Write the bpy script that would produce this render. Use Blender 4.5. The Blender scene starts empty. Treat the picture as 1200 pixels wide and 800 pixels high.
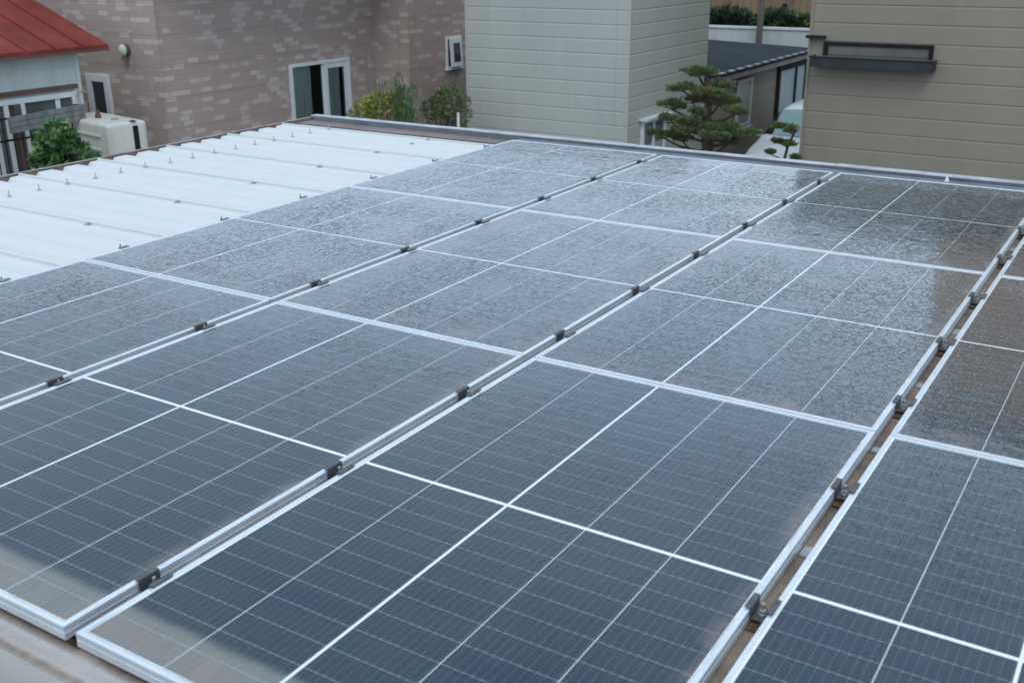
import bpy, bmesh, math, random
from mathutils import Vector, Matrix
S = bpy.context.scene
C = S.collection
random.seed(7)

# ------------------------------------------------------------------ camera
cam_d = bpy.data.cameras.new('camera'); cam = bpy.data.objects.new('camera', cam_d); C.objects.link(cam)
RT = Vector((0.84768, 0.53046, -0.00678)); DN = Vector((0.17866, -0.29750, -0.93786)); FW = Vector((-0.49951, 0.79379, -0.34696))
UP = -DN; BK = -FW
M = Matrix(((RT.x, UP.x, BK.x, 1.7069), (RT.y, UP.y, BK.y, -1.0349), (RT.z, UP.z, BK.z, 4.2545), (0, 0, 0, 1)))
cam.matrix_world = M
cam_d.sensor_width = 36; cam_d.lens = 1247.14 / 1200 * 36
cam_d.clip_start = 0.05; cam_d.clip_end = 500
cam_d.dof.use_dof = True; cam_d.dof.focus_distance = 4.6; cam_d.dof.aperture_fstop = 5.0
S.camera = cam
S.render.resolution_x = 1024; S.render.resolution_y = 682

# ------------------------------------------------------------------ world, sun, exposure
SUN_EL, SUN_ROT = math.radians(52), math.radians(145)
W = bpy.data.worlds.new('World'); S.world = W; W.use_nodes = True
nt = W.node_tree; nt.nodes.clear()
wo = nt.nodes.new('ShaderNodeOutputWorld'); bg = nt.nodes.new('ShaderNodeBackground')
sky = nt.nodes.new('ShaderNodeTexSky'); sky.sky_type = 'NISHITA'; sky.sun_disc = False
sky.sun_elevation = SUN_EL; sky.sun_rotation = SUN_ROT; sky.dust_density = 3.0; sky.air_density = 1.2
tc = nt.nodes.new('ShaderNodeTexCoord'); mp = nt.nodes.new('ShaderNodeMapping'); mp.inputs['Scale'].default_value = (1, 1, 2.2)
no = nt.nodes.new('ShaderNodeTexNoise'); no.inputs['Scale'].default_value = 2.2; no.inputs['Detail'].default_value = 5
cr = nt.nodes.new('ShaderNodeValToRGB')
cr.color_ramp.elements[0].position = .3; cr.color_ramp.elements[0].color = (7.9, 10.0, 12.5, 1)
cr.color_ramp.elements[1].position = .7; cr.color_ramp.elements[1].color = (10.5, 12.5, 14.8, 1)
mx = nt.nodes.new('ShaderNodeMix'); mx.data_type = 'RGBA'; mx.inputs[0].default_value = 0.85
nt.links.new(tc.outputs['Generated'], mp.inputs[0]); nt.links.new(mp.outputs[0], no.inputs['Vector']); nt.links.new(no.outputs[0], cr.inputs[0])
nt.links.new(sky.outputs[0], mx.inputs[6]); nt.links.new(cr.outputs[0], mx.inputs[7])
nt.links.new(mx.outputs[2], bg.inputs[0]); nt.links.new(bg.outputs[0], wo.inputs[0]); bg.inputs[1].default_value = 0.1
sd = bpy.data.lights.new('sun', 'SUN'); sd.energy = 0.9; sd.angle = math.radians(25); sd.color = (1, .97, .93)
sun = bpy.data.objects.new('sun', sd); C.objects.link(sun)
az = SUN_ROT
dirv = Vector((math.sin(az) * math.cos(SUN_EL), math.cos(az) * math.cos(SUN_EL), math.sin(SUN_EL)))
sun.rotation_euler = dirv.to_track_quat('Z', 'Y').to_euler()
S.view_settings.view_transform = 'Standard'; S.view_settings.look = 'None'; S.view_settings.exposure = 0.05; S.view_settings.gamma = 1
S.render.engine = 'CYCLES'

# ------------------------------------------------------------------ material helpers
class NG:
    def __init__(s, name):
        s.mat = bpy.data.materials.new(name); s.mat.use_nodes = True
        s.t = s.mat.node_tree; s.b = s.t.nodes['Principled BSDF']; s._c = None
    def n(s, typ, **kw):
        x = s.t.nodes.new(typ)
        for k, v in kw.items(): setattr(x, k, v)
        return x
    def put(s, sock, v):
        if hasattr(v, 'is_linked') or hasattr(v, 'links'): s.t.links.new(v, sock)
        else: sock.default_value = v
    def m(s, op, a, b=0.0, c=0.0, clamp=False):
        x = s.n('ShaderNodeMath', operation=op); x.use_clamp = clamp
        for i, v in enumerate((a, b, c)): s.put(x.inputs[i], v)
        return x.outputs[0]
    def obj(s):
        if not s._c: s._c = s.n('ShaderNodeTexCoord').outputs['Object']
        return s._c
    def xyz(s, v=None):
        x = s.n('ShaderNodeSeparateXYZ'); s.put(x.inputs[0], v or s.obj()); return x.outputs
    def noise(s, scale, detail=3, rough=.5, vec=None, stretch=None, dist=0):
        v = vec or s.obj()
        if stretch:
            mpp = s.n('ShaderNodeMapping'); mpp.inputs['Scale'].default_value = stretch; s.put(mpp.inputs[0], v); v = mpp.outputs[0]
        x = s.n('ShaderNodeTexNoise'); x.inputs['Scale'].default_value = scale; x.inputs['Detail'].default_value = detail
        x.inputs['Roughness'].default_value = rough; x.inputs['Distortion'].default_value = dist; s.put(x.inputs['Vector'], v); return x.outputs[0]
    def ramp(s, f, a, b): # smooth step a..b
        x = s.n('ShaderNodeMapRange'); x.interpolation_type = 'SMOOTHSTEP'; s.put(x.inputs[0], f)
        x.inputs[1].default_value = a; x.inputs[2].default_value = b; return x.outputs[0]
    def mix(s, f, a, b):
        x = s.n('ShaderNodeMix', data_type='RGBA'); s.put(x.inputs[0], f)
        for i, v in ((6, a), (7, b)):
            if isinstance(v, tuple): v = (*v[:3], 1)
            s.put(x.inputs[i], v)
        return x.outputs[2]
    def bump(s, h, strength=.3, dist=.01, prev=None):
        x = s.n('ShaderNodeBump'); x.inputs['Strength'].default_value = strength; x.inputs['Distance'].default_value = dist
        s.put(x.inputs['Height'], h)
        if prev: s.put(x.inputs['Normal'], prev)
        return x.outputs[0]
    def set(s, color=None, rough=None, metal=None, normal=None, spec=None):
        b = s.b
        if color is not None: s.put(b.inputs['Base Color'], (*color, 1) if isinstance(color, tuple) and len(color) == 3 else color)
        if rough is not None: s.put(b.inputs['Roughness'], rough)
        if metal is not None: s.put(b.inputs['Metallic'], metal)
        if normal is not None: s.put(b.inputs['Normal'], normal)
        if spec is not None: s.put(b.inputs['Specular IOR Level'], spec)
        return s.mat

def weathered(name, col, rough=.5, metal=0, var=.25, scale=3, dirt=(.1, .09, .07), dirt_amt=.25, bumps=.15, stretch=(1, 1, .25)):
    g = NG(name)
    n1 = g.noise(scale, 5, .6, stretch=stretch); n2 = g.noise(scale * 9, 4, .6)
    dark = tuple(c * (1 - var) for c in col); lite = tuple(min(1, c * (1 + var * .6)) for c in col)
    c1 = g.mix(g.ramp(n1, .3, .7), dark, lite)
    f = g.m('MULTIPLY', g.ramp(n2, .55, .8), dirt_amt)
    c2 = g.mix(f, c1, dirt)
    return g.set(c2, g.m('ADD', rough - .08, g.m('MULTIPLY', n2, .16)), metal, g.bump(n2, bumps, .003))

MAT = {}
MATTE = ('dark_roofing', 'black_metal', 'dark_grey_metal', 'red_roof')
def simple(k, *a, **kw):
    MAT[k] = weathered(k, *a, **kw)
    if k in MATTE: MAT[k].node_tree.nodes['Principled BSDF'].inputs['Specular IOR Level'].default_value = .15
simple('white_metal', (.78, .82, .84), .35, var=.06, dirt_amt=.12)
simple('aluminium', (.68, .73, .77), .36, metal=.6, var=.08, scale=8, dirt=(.3, .28, .25), dirt_amt=.25, bumps=.05)
simple('dark_steel', (.10, .11, .115), .5, metal=.5, var=.3, scale=30, dirt=(.16, .07, .03), dirt_amt=.6)
simple('mid_steel', (.22, .24, .25), .45, metal=.4, var=.2, scale=30)
simple('rusty_steel', (.16, .085, .05), .7, metal=.2, var=.4, scale=30, dirt=(.05, .03, .02), dirt_amt=.6)
simple('galvanised', (.42, .44, .45), .4, metal=.7, var=.2, scale=20, dirt=(.25, .15, .08), dirt_amt=.4)
simple('bolt_zinc', (.42, .46, .48), .5, metal=.1, var=.2, scale=20)
simple('rail_dust', (.22, .17, .13), .85, var=.45, scale=9, dirt=(.10, .06, .04), dirt_amt=.6, stretch=(1, 1, 1))
simple('flash_mauve', (.17, .13, .125), .6, var=.25, scale=5, dirt=(.09, .06, .05), dirt_amt=.5)
simple('tray_back', (.13, .135, .125), .8)
simple('flash_cap', (.40, .42, .46), .5, var=.25, scale=6, dirt=(.12, .10, .09), dirt_amt=.7, stretch=(1, 1, 1))
simple('flash_dark', (.13, .145, .17), .5, var=.2, scale=6, dirt=(.09, .07, .06), dirt_amt=.4)
simple('flash_brown', (.21, .155, .115), .7, var=.25, scale=6, dirt=(.1, .06, .04), dirt_amt=.5)
simple('flash_edge', (.24, .22, .23), .6, var=.3, scale=7, dirt=(.3, .22, .16), dirt_amt=.7, stretch=(1, 1, 1))
simple('white_frame', (.66, .71, .72), .4, var=.08)
simple('white_siding', (.60, .67, .66), .6, var=.1, dirt_amt=.3)
simple('brown_trim', (.12, .075, .06), .6)
simple('red_roof', (.20, .042, .032), .75, var=.25, scale=2.5, dirt=(.12, .04, .035), dirt_amt=.6, stretch=(1, 1, 1))
simple('black_metal', (.016, .017, .019), .6, var=.3)
simple('dark_grey_metal', (.04, .046, .052), .6, var=.25)
simple('grey_wood', (.17, .18, .185), .8, var=.35, scale=8, dirt=(.04, .04, .04), dirt_amt=.6)
simple('tank_paint', (.55, .56, .50), .45, var=.08, scale=4, dirt=(.30, .2, .1), dirt_amt=.35)
simple('dark_roofing', (.028, .038, .048), .92, var=.25, scale=1.5, dirt=(.08, .08, .08), dirt_amt=.3)
simple('wood_cladding', (.215, .15, .09), .8, var=.25, scale=2, dirt=(.1, .06, .03), dirt_amt=.4)
simple('white_wall_paint', (.50, .55, .54), .7, var=.12)
simple('bark', (.075, .048, .034), .9, var=.4, scale=25, bumps=.8)
simple('pole_concrete', (.16, .145, .13), .85)
simple('concrete', (.30, .30, .29), .85, var=.2, scale=1.2)
simple('car_paint', (.80, .82, .83), .22, var=.02, dirt_amt=.05, bumps=0)
simple('rubber', (.02, .02, .02), .8)
simple('plastic_beige', (.45, .40, .22), .6)
simple('curtain', (.62, .70, .67), .9, var=.3, scale=20, stretch=(1, 6, .1))
simple('reflection_block_beige', (.62, .43, .27), .8, var=.1)
simple('blind', (.35, .42, .43), .7, var=.15)
simple('lens', (.45, .55, .42), .2, var=.1, bumps=0)

def glass_dark(name, col=(.02, .028, .03), rough=.05):
    g = NG(name); n = g.noise(1.3, 2)
    return g.set(g.mix(n, col, tuple(c * 1.8 for c in col)), rough, 0, g.bump(n, .05, .02), .8)
MAT['dark_glass'] = glass_dark('dark_glass')
MAT['frosted_glass'] = glass_dark('frosted_glass', (.16, .19, .19), .3)
MAT['pale_glass'] = glass_dark('pale_glass', (.24, .30, .34), .2)
MAT['grey_glass'] = glass_dark('grey_glass', (.06, .07, .068), .1)
MAT['car_glass'] = glass_dark('car_glass', (.16, .27, .25), .04)
g = NG('clear_glass'); tr = g.n('ShaderNodeBsdfTransparent'); gl = g.n('ShaderNodeBsdfGlossy'); gl.inputs['Roughness'].default_value = .03
fr = g.n('ShaderNodeFresnel'); fr.inputs[0].default_value = 1.5; ms = g.n('ShaderNodeMixShader')
g.t.links.new(fr.outputs[0], ms.inputs[0]); g.t.links.new(tr.outputs[0], ms.inputs[1]); g.t.links.new(gl.outputs[0], ms.inputs[2])
tr.inputs[0].default_value = (.75, .8, .8, 1)
g.t.links.new(ms.outputs[0], g.t.nodes['Material Output'].inputs[0]); MAT['clear_glass'] = g.mat

# photovoltaic glass: cells, busbars, wet film with droplets, dirt
def pv_material():
    g = NG('pv_glass'); X, Y, Z = g.xyz()[:3]
    def near(v, c, w): return g.m('LESS_THAN', g.m('ABSOLUTE', g.m('SUBTRACT', v, c)), w)
    def mx_(*a):
        r = a[0]
        for b in a[1:]: r = g.m('MAXIMUM', r, b)
        return r
    colthin = mx_(near(X, .232, .0013), near(X, .667, .0013), near(X, .882, .0013))
    margin = mx_(g.m('LESS_THAN', X, .0175), g.m('GREATER_THAN', X, 1.0825), g.m('MULTIPLY', g.m('LESS_THAN', Y, .0175), g.m('GREATER_THAN', Y, .0135)), g.m('MULTIPLY', g.m('GREATER_THAN', Y, 1.7305), g.m('LESS_THAN', Y, 1.7345)))
    thick = mx_(near(X, .452, .0036), near(Y, .875, .0050), margin)
    t = g.m('SUBTRACT', g.m('ABSOLUTE', g.m('SUBTRACT', Y, .875)), .005)
    rowf = g.m('MODULO', t, .0713)
    row = g.m('LESS_THAN', rowf, .0013)
    # dotted look of the row gaps: ribbons crossing
    xb = g.m('MODULO', g.m('ADD', X, .0035), .0195)
    rib = g.m('LESS_THAN', xb, .0010)
    dots = g.m('LESS_THAN', xb, .0075)
    rown = g.m('MULTIPLY', row, g.m('ADD', .34, g.m('MULTIPLY', dots, .22)))
    oi = g.n('ShaderNodeObjectInfo')
    vadd = g.n('ShaderNodeVectorMath', operation='ADD'); g.put(vadd.inputs[0], g.obj()); g.put(vadd.inputs[1], oi.outputs['Location']); wv = vadd.outputs[0]
    # cell tone: each cell a little different
    cx = g.m('FLOOR', g.m('DIVIDE', g.m('SUBTRACT', X, .017), .2145)); cy = g.m('FLOOR', g.m('DIVIDE', Y, .0713))
    cmb = g.n('ShaderNodeCombineXYZ'); g.put(cmb.inputs[0], cx); g.put(cmb.inputs[1], cy); g.put(cmb.inputs[2], oi.outputs['Random'])
    wn = g.n('ShaderNodeTexWhiteNoise'); wn.noise_dimensions = '3D'; g.put(wn.inputs[0], cmb.outputs[0])
    cell = g.mix(wn.outputs[0], (.007, .013, .030), (.011, .023, .036))
    cell = g.mix(g.m('MULTIPLY', g.ramp(g.noise(1.1, 2, vec=wv), .4, .7), .6), cell, (.014, .028, .032))
    # silicon fingers: very faint brushed streaks along the panel
    st = g.noise(1.0, 2, .6, stretch=(420, 9, 1), vec=wv)
    cell = g.mix(g.m('MULTIPLY', g.ramp(st, .5, .75), .6), cell, (.040, .050, .060))
    w1 = g.noise(7, 5, .65, vec=wv)
    wy = g.xyz(wv)
    # pale band: soft reflection painted into the cell colour along the near edge (world y < .12)
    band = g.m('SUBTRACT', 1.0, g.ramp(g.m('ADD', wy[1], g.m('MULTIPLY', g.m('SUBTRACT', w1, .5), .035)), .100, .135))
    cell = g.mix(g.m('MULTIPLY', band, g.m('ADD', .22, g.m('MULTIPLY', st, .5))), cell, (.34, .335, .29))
    c = g.mix(g.m('MULTIPLY', rib, .27), cell, (.28, .32, .35))
    c = g.mix(rown, c, (.60, .65, .67))
    c = g.mix(g.m('MULTIPLY', colthin, .72), c, (.66, .71, .72))
    c = g.mix(g.m('MULTIPLY', thick, .97), c, (.78, .82, .83))
    # dried silt along the low edges, thin film elsewhere
    w1 = g.noise(7, 5, .65, vec=wv)
    w2 = g.noise(60, 4, .65, vec=wv)
    eY = g.m('SUBTRACT', 1.0, g.ramp(Y, .02, .16)); eX = g.ramp(X, 1.03, 1.085)
    silt = g.m('MULTIPLY', g.m('MAXIMUM', g.m('MULTIPLY', eY, .75), g.m('MULTIPLY', eX, .75)), g.ramp(w1, .32, .7))
    silt = g.m('MULTIPLY', silt, g.m('ADD', .45, g.m('MULTIPLY', w2, .6)))
    c = g.mix(silt, c, (.25, .185, .15))
    film = g.m('MULTIPLY', g.ramp(g.noise(2.2, 5, .6, vec=wv), .35, .75), .02)
    c = g.mix(film, c, (.35, .36, .34))
    deb = g.m('MULTIPLY', g.m('MULTIPLY', g.ramp(g.noise(11, 4, .6, vec=wv, dist=.5), .56, .60), g.m('MULTIPLY', g.ramp(wy[1], 3.4, 3.9), g.ramp(wy[0], .02, .1))), g.m('SUBTRACT', 1.0, g.ramp(wy[0], .9, 1.2)))
    c = g.mix(g.m('MULTIPLY', deb, .8), c, (.045, .032, .02))
    # water beads: denser away from the house (sheltered near strip)
    vo = g.n('ShaderNodeTexVoronoi'); vo.inputs['Scale'].default_value = 95; vo.inputs['Randomness'].default_value = 1
    dn = g.n('ShaderNodeMapping'); dn.inputs['Scale'].default_value = (1, .7, 1)
    wvd = g.n('ShaderNodeVectorMath', operation='ADD'); g.put(wvd.inputs[0], wv)
    nn = g.n('ShaderNodeTexNoise'); nn.inputs['Scale'].default_value = 30; g.put(nn.inputs['Vector'], wv)
    scl = g.n('ShaderNodeVectorMath', operation='SCALE'); g.put(scl.inputs[0], nn.outputs['Color']); scl.inputs['Scale'].default_value = .02; g.put(wvd.inputs[1], scl.outputs[0])
    g.put(dn.inputs[0], wvd.outputs[0]); g.put(vo.inputs['Vector'], dn.outputs[0])
    bead = g.m('SUBTRACT', 1.0, g.ramp(vo.outputs['Distance'], .10, .34))
    isl = g.noise(24, 3, .6, vec=wv, stretch=(1, .8, 1), dist=.8); isl2 = g.noise(62, 2, .5, vec=wv, stretch=(1, .8, 1), dist=.4)
    pool = g.m('ADD', g.m('MULTIPLY', g.ramp(isl, .46, .51), 1.0), g.m('MULTIPLY', g.ramp(isl2, .52, .60), .55))
    patch = g.ramp(g.noise(2.3, 4, .6, vec=wv), .34, .66)
    wet = g.m('MULTIPLY', g.ramp(wy[1], .2, 1.9), g.m('ADD', .30, g.m('MULTIPLY', patch, .70)))
    h = g.m('MULTIPLY', g.m('ADD', g.m('MULTIPLY', bead, .15), pool), wet)
    h2 = g.noise(14, 3, .55, vec=wv)
    nrm = g.bump(h, .8, .0014); nrm = g.bump(h2, .25, .002, nrm); nrm2 = g.bump(h, .95, .0018); nrm2 = g.bump(h2, .3, .0024, nrm2)
    rg = g.m('ADD', .08, g.m('MULTIPLY', w2, .08)); rg = g.m('ADD', rg, g.m('MULTIPLY', g.m('MAXIMUM', silt, band), .35))
    g.b.inputs['IOR'].default_value = 1.5; g.put(g.b.inputs['Coat Weight'], g.m('ADD', .10, g.m('MULTIPLY', g.ramp(wy[1], .3, 2.4), .90))); g.b.inputs['Specular Tint'].default_value = (.56, .79, 1.0, 1); g.b.inputs['Coat Tint'].default_value = (.93, .97, 1, 1); g.b.inputs['Coat IOR'].default_value = 1.5; g.put(g.b.inputs['Coat Roughness'], g.m('ADD', .03, g.m('MULTIPLY', g.m('MAXIMUM', g.m('MAXIMUM', silt, band), deb), .5))); g.put(g.b.inputs['Coat Normal'], nrm2)
    return g.set(c, rg, 0, nrm, .5)
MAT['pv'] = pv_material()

# folded roof: white coating, brown silt under and around the array, panel shade painted in at its near edge
def roof_material():
    g = NG('folded_roof'); X, Y, Z = g.xyz()[:3]
    n1 = g.noise(3, 5, .6); n2 = g.noise(40, 4, .6)
    base = g.mix(n1, (.545, .57, .575), (.61, .63, .63))
    base = g.mix(g.m('MULTIPLY', g.ramp(g.noise(5, 5, .7, stretch=(.3, 2, 1)), .55, .8), .12), base, (.45, .44, .42))
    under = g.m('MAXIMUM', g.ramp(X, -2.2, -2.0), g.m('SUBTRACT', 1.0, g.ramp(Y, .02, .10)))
    lo = g.m('MAXIMUM', g.m('SUBTRACT', 1.0, g.ramp(Z, 2.86, 2.905)), g.m('MULTIPLY', g.ramp(Y, .015, .04), g.m('GREATER_THAN', X, -2.1)))  # crests browned too, painting the shadow below the nearest frames
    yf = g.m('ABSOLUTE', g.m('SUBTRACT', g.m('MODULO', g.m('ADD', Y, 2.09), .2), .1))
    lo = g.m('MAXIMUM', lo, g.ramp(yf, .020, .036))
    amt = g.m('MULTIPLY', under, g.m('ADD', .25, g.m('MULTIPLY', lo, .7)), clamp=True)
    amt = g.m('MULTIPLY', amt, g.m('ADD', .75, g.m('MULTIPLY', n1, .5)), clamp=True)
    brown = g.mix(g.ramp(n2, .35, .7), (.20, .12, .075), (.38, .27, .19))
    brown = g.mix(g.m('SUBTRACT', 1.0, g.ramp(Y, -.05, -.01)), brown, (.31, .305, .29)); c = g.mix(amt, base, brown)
    return g.set(c, .42, 0, g.bump(n2, .08, .002))
MAT['roof'] = roof_material()

def brick_material():
    g = NG('block_siding'); X, Y, Z = g.xyz()[:3]
    cb = g.n('ShaderNodeCombineXYZ'); g.put(cb.inputs[0], g.m('ADD', X, Y)); g.put(cb.inputs[1], Z)
    def bt(w, h, off=.5):
        b = g.n('ShaderNodeTexBrick'); g.put(b.inputs['Vector'], cb.outputs[0])
        b.inputs['Color1'].default_value = (0, 0, 0, 1); b.inputs['Color2'].default_value = (1, 1, 1, 1); b.inputs['Mortar'].default_value = (.5, .5, .5, 1)
        b.inputs['Scale'].default_value = 1; b.inputs['Brick Width'].default_value = w; b.inputs['Row Height'].default_value = h
        b.inputs['Mortar Size'].default_value = .0035; b.inputs['Mortar Smooth'].default_value = .3; b.offset = off; b.squash = 1.0
        return b
    b1 = bt(.21, .0758, .37); b2 = bt(.27, .0758, .63)
    ncl = g.noise(1.6, 3, .6, vec=cb.outputs[0])
    v = g.m('ADD', b1.outputs['Color'], g.m('MULTIPLY', g.m('SUBTRACT', ncl, .5), 1.1))
    lit = g.ramp(v, .74, .82)
    v2 = g.m('MULTIPLY', g.ramp(b2.outputs['Color'], .72, .76), .6)
    tone = g.mix(b2.outputs['Color'], (.36, .285, .255), (.395, .32, .29))
    lite = g.mix(b1.outputs['Color'], (.52, .465, .45), (.60, .53, .49))
    c = g.mix(g.m('MULTIPLY', lit, .55), tone, lite)
    c = g.mix(g.m('MULTIPLY', v2, .45), c, (.37, .32, .305))
    c = g.mix(g.m('MULTIPLY', b1.outputs['Fac'], .16), c, (.10, .07, .06))
    jz = g.m('MODULO', g.m('ADD', Z, .11), .455); j1 = g.m('LESS_THAN', jz, .010)
    jx = g.m('MODULO', g.m('ADD', g.m('ADD', X, Y), 101.92), 3.03); j2 = g.m('LESS_THAN', jx, .012)
    j = g.m('MAXIMUM', j1, g.m('MULTIPLY', j2, .8))
    c = g.mix(g.m('MULTIPLY', j, .4), c, (.10, .075, .065))
    hgt = g.m('SUBTRACT', 1.0, g.m('MAXIMUM', b1.outputs['Fac'], j))
    return g.set(c, .8, 0, g.bump(hgt, .5, .006))
MAT['brick'] = brick_material()

def siding_material(name, a, b):
    g = NG(name); X, Y, Z = g.xyz()[:3]
    n = g.noise(1.4, 5, .6, stretch=(1, 1, .3)); n2 = g.noise(60, 4, .7, stretch=(1, 1, .35)); n3 = g.noise(9, 4, .6, stretch=(1.2, 1.2, .12))
    c = g.mix(g.ramp(n, .3, .7), a, b)
    c = g.mix(g.m('MULTIPLY', g.ramp(n3, .5, .8), .18), c, tuple(x * 1.25 for x in b))
    c = g.mix(g.m('MULTIPLY', g.ramp(n2, .4, .8), .2), c, tuple(x * .7 for x in a))
    jx = g.m('MODULO', g.m('ADD', g.m('ADD', X, Y), 101.15), 3.03); c = g.mix(g.m('MULTIPLY', g.m('LESS_THAN', jx, .012), .4), c, tuple(x * .55 for x in a))
    drip = g.ramp(g.noise(5, 5, .7, stretch=(2.2, 2.2, .07)), .52, .72); c = g.mix(g.m('MULTIPLY', drip, .10), c, tuple(x * .6 for x in a))
    return g.set(c, .8, 0, g.bump(n2, .35, .004))
MAT['sage'] = siding_material('sage_siding', (.385, .405, .375), (.42, .44, .405))
MAT['tan'] = siding_material('tan_siding', (.24, .214, .168), (.262, .238, .19))
MAT['taupe'] = siding_material('taupe_siding', (.23, .215, .19), (.265, .245, .22))

def leaf_material(name, cols, rough=.55):
    g = NG(name); ge = g.n('ShaderNodeNewGeometry'); r = g.n('ShaderNodeValToRGB')
    el = r.color_ramp.elements
    while len(el) < len(cols): el.new(.5)
    for i, c in enumerate(cols): el[i].position = i / (len(cols) - 1); el[i].color = (*c, 1)
    g.put(r.inputs[0], ge.outputs['Random Per Island'])
    m = g.set(r.outputs[0], rough, 0)
    g.b.inputs['Transmission Weight'].default_value = 0
    return m
MAT['needles'] = leaf_material('pine_needles', [(.035, .07, .035), (.065, .11, .045), (.12, .165, .06), (.22, .26, .10)])
MAT['vine'] = leaf_material('vine_leaf', [(.02, .055, .028), (.04, .10, .04), (.06, .15, .05), (.10, .21, .06), (.22, .33, .08)], .4)
MAT['mixed_leaf'] = leaf_material('mixed_leaf', [(.05, .10, .025), (.11, .19, .04), (.22, .32, .06), (.40, .42, .08), (.40, .24, .06)], .5)
MAT['willow'] = leaf_material('willow_leaf', [(.04, .10, .035), (.08, .17, .06), (.15, .27, .09)], .5)
MAT['bush'] = leaf_material('bush_leaf', [(.03, .07, .025), (.07, .12, .04), (.13, .19, .07), (.20, .17, .08)], .5)
MAT['farleaf'] = leaf_material('far_leaf', [(.015, .03, .015), (.03, .055, .025), (.05, .08, .035)], .7)

g = NG('ground_gravel'); n1 = g.noise(.6, 5); n2 = g.noise(25, 5, .7)
gm = g.set(g.mix(g.ramp(n2, .3, .7), g.mix(n1, (.10, .095, .085), (.15, .14, .12)), (.21, .20, .185)), .9, 0, g.bump(n2, .6, .02)); MAT['ground'] = gm
g = NG('asphalt'); n2 = g.noise(40, 5, .7); MAT['asphalt'] = g.set(g.mix(n2, (.045, .047, .05), (.085, .087, .09)), .5, 0, g.bump(n2, .4, .01))

# ------------------------------------------------------------------ mesh helpers
def link(name, bm, mat, parent=None, smooth=False, bevel=0):
    me = bpy.data.meshes.new(name); bmesh.ops.recalc_face_normals(bm, faces=bm.faces); bm.to_mesh(me); bm.free()
    for m in (mat if isinstance(mat, (list, tuple)) else [mat]): me.materials.append(MAT[m])
    o = bpy.data.objects.new(name, me); C.objects.link(o)
    if parent: o.parent = parent
    if smooth: me.polygons.foreach_set('use_smooth', [True] * len(me.polygons))
    if bevel:
        b = o.modifiers.new('bevel', 'BEVEL'); b.width = bevel; b.segments = 2; b.limit_method = 'ANGLE'
    return o
def tag(o, label, cat, group=None):
    o['label'] = label; o['category'] = cat
    if group: o['group'] = group
    return o
def thing(name, label, cat, loc=(0, 0, 0), rz=0, group=None):
    o = bpy.data.objects.new(name, None); C.objects.link(o); o.location = loc; o.rotation_euler = (0, 0, rz); o.empty_display_size = .2
    return tag(o, label, cat, group)
def box(bm, x0, x1, y0, y1, z0, z1, mi=0):
    vs = [bm.verts.new((x, y, z)) for z in (z0, z1) for x, y in ((x0, y0), (x1, y0), (x1, y1), (x0, y1))]
    fs = [(3, 2, 1, 0), (4, 5, 6, 7), (0, 1, 5, 4), (1, 2, 6, 5), (2, 3, 7, 6), (3, 0, 4, 7)]
    for f in fs: bm.faces.new([vs[i] for i in f]).material_index = mi
    return bm
def tube(bm, pts, rad, seg=8, cap=True):
    pts = [Vector(p) for p in pts]; rings = []
    if not isinstance(rad, (list, tuple)): rad = [rad] * len(pts)
    for i, p in enumerate(pts):
        d = (pts[min(i + 1, len(pts) - 1)] - pts[max(i - 1, 0)]).normalized()
        a = Vector((0, 0, 1)) if abs(d.z) < .9 else Vector((1, 0, 0)); u = d.cross(a).normalized(); v = d.cross(u)
        rings.append([bm.verts.new(p + (u * math.cos(t) + v * math.sin(t)) * rad[i]) for t in [2 * math.pi * k / seg for k in range(seg)]])
    for a, b in zip(rings, rings[1:]):
        for k in range(seg): bm.faces.new((a[k], a[(k + 1) % seg], b[(k + 1) % seg], b[k]))
    if cap: bm.faces.new(rings[0]); bm.faces.new(rings[-1][::-1])
    return bm
def B(): return bmesh.new()
def off(bm, v): bmesh.ops.translate(bm, verts=bm.verts, vec=v); return bm

# ------------------------------------------------------------------ setting
bm = B(); s = 150
vs = [bm.verts.new(p) for p in ((-s, -s, 0), (s, -s, 0), (s, s, 0), (-s, s, 0))]; bm.faces.new(vs)
o = link('ground', bm, 'ground'); o['kind'] = 'structure'
bm = B(); vs = [bm.verts.new(p) for p in ((-5.3, 11, .005), (-2.8, 11, .005), (-2.8, 26, .005), (-5.3, 26, .005))]; bm.faces.new(vs)
o = link('driveway', bm, 'asphalt'); o['kind'] = 'structure'
# hard standing under the garage roof
bm = B(); vs = [bm.verts.new(p) for p in ((-4.5, -1, .006), (8, -1, .006), (8, 5.6, .006), (-4.5, 5.6, .006))]; bm.faces.new(vs)
o = link('pavement', bm, 'concrete'); o['kind'] = 'structure'

# ------------------------------------------------------------------ folded plate roof with flashings
XL, XR, Y0, Y1, ZT, ZB = -4.57, 7.5, -0.95, 5.6, 2.905, 2.868
roof = thing('metal_roof', 'white folded metal carport roof carrying the rows of solar panels', 'roof', (0, 0, 0))
prof = []
y = Y0; k0 = math.ceil((Y0 + .06) / .2)
prof.append((Y0, ZB))
k = k0
while .2 * k + .01 + .075 < Y1 + .02:
    c = .2 * k + .01
    if c - .083 > prof[-1][0]: prof.append((c - .083, ZB))
    prof += [(c - .053, ZT - .002), (c - .048, ZT)]
    if k % 3 == 0: prof += [(c + .006, ZT), (c + .006, ZT + .012), (c + .026, ZT + .012), (c + .0265, ZT)]
    prof += [(c + .048, ZT), (c + .053, ZT - .002), (c + .083, ZB)]
    k += 1
bm = B(); NX = 6; rows = []
for i in range(NX + 1):
    x = XL + (XR - XL) * i / NX
    rows.append([bm.verts.new((x, p[0], p[1])) for p in prof])
for a, b in zip(rows, rows[1:]):
    for j in range(len(prof) - 1): bm.faces.new((a[j], b[j], b[j + 1], a[j + 1]))
sheet = link('roof_sheet', bm, 'roof', roof)
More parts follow.
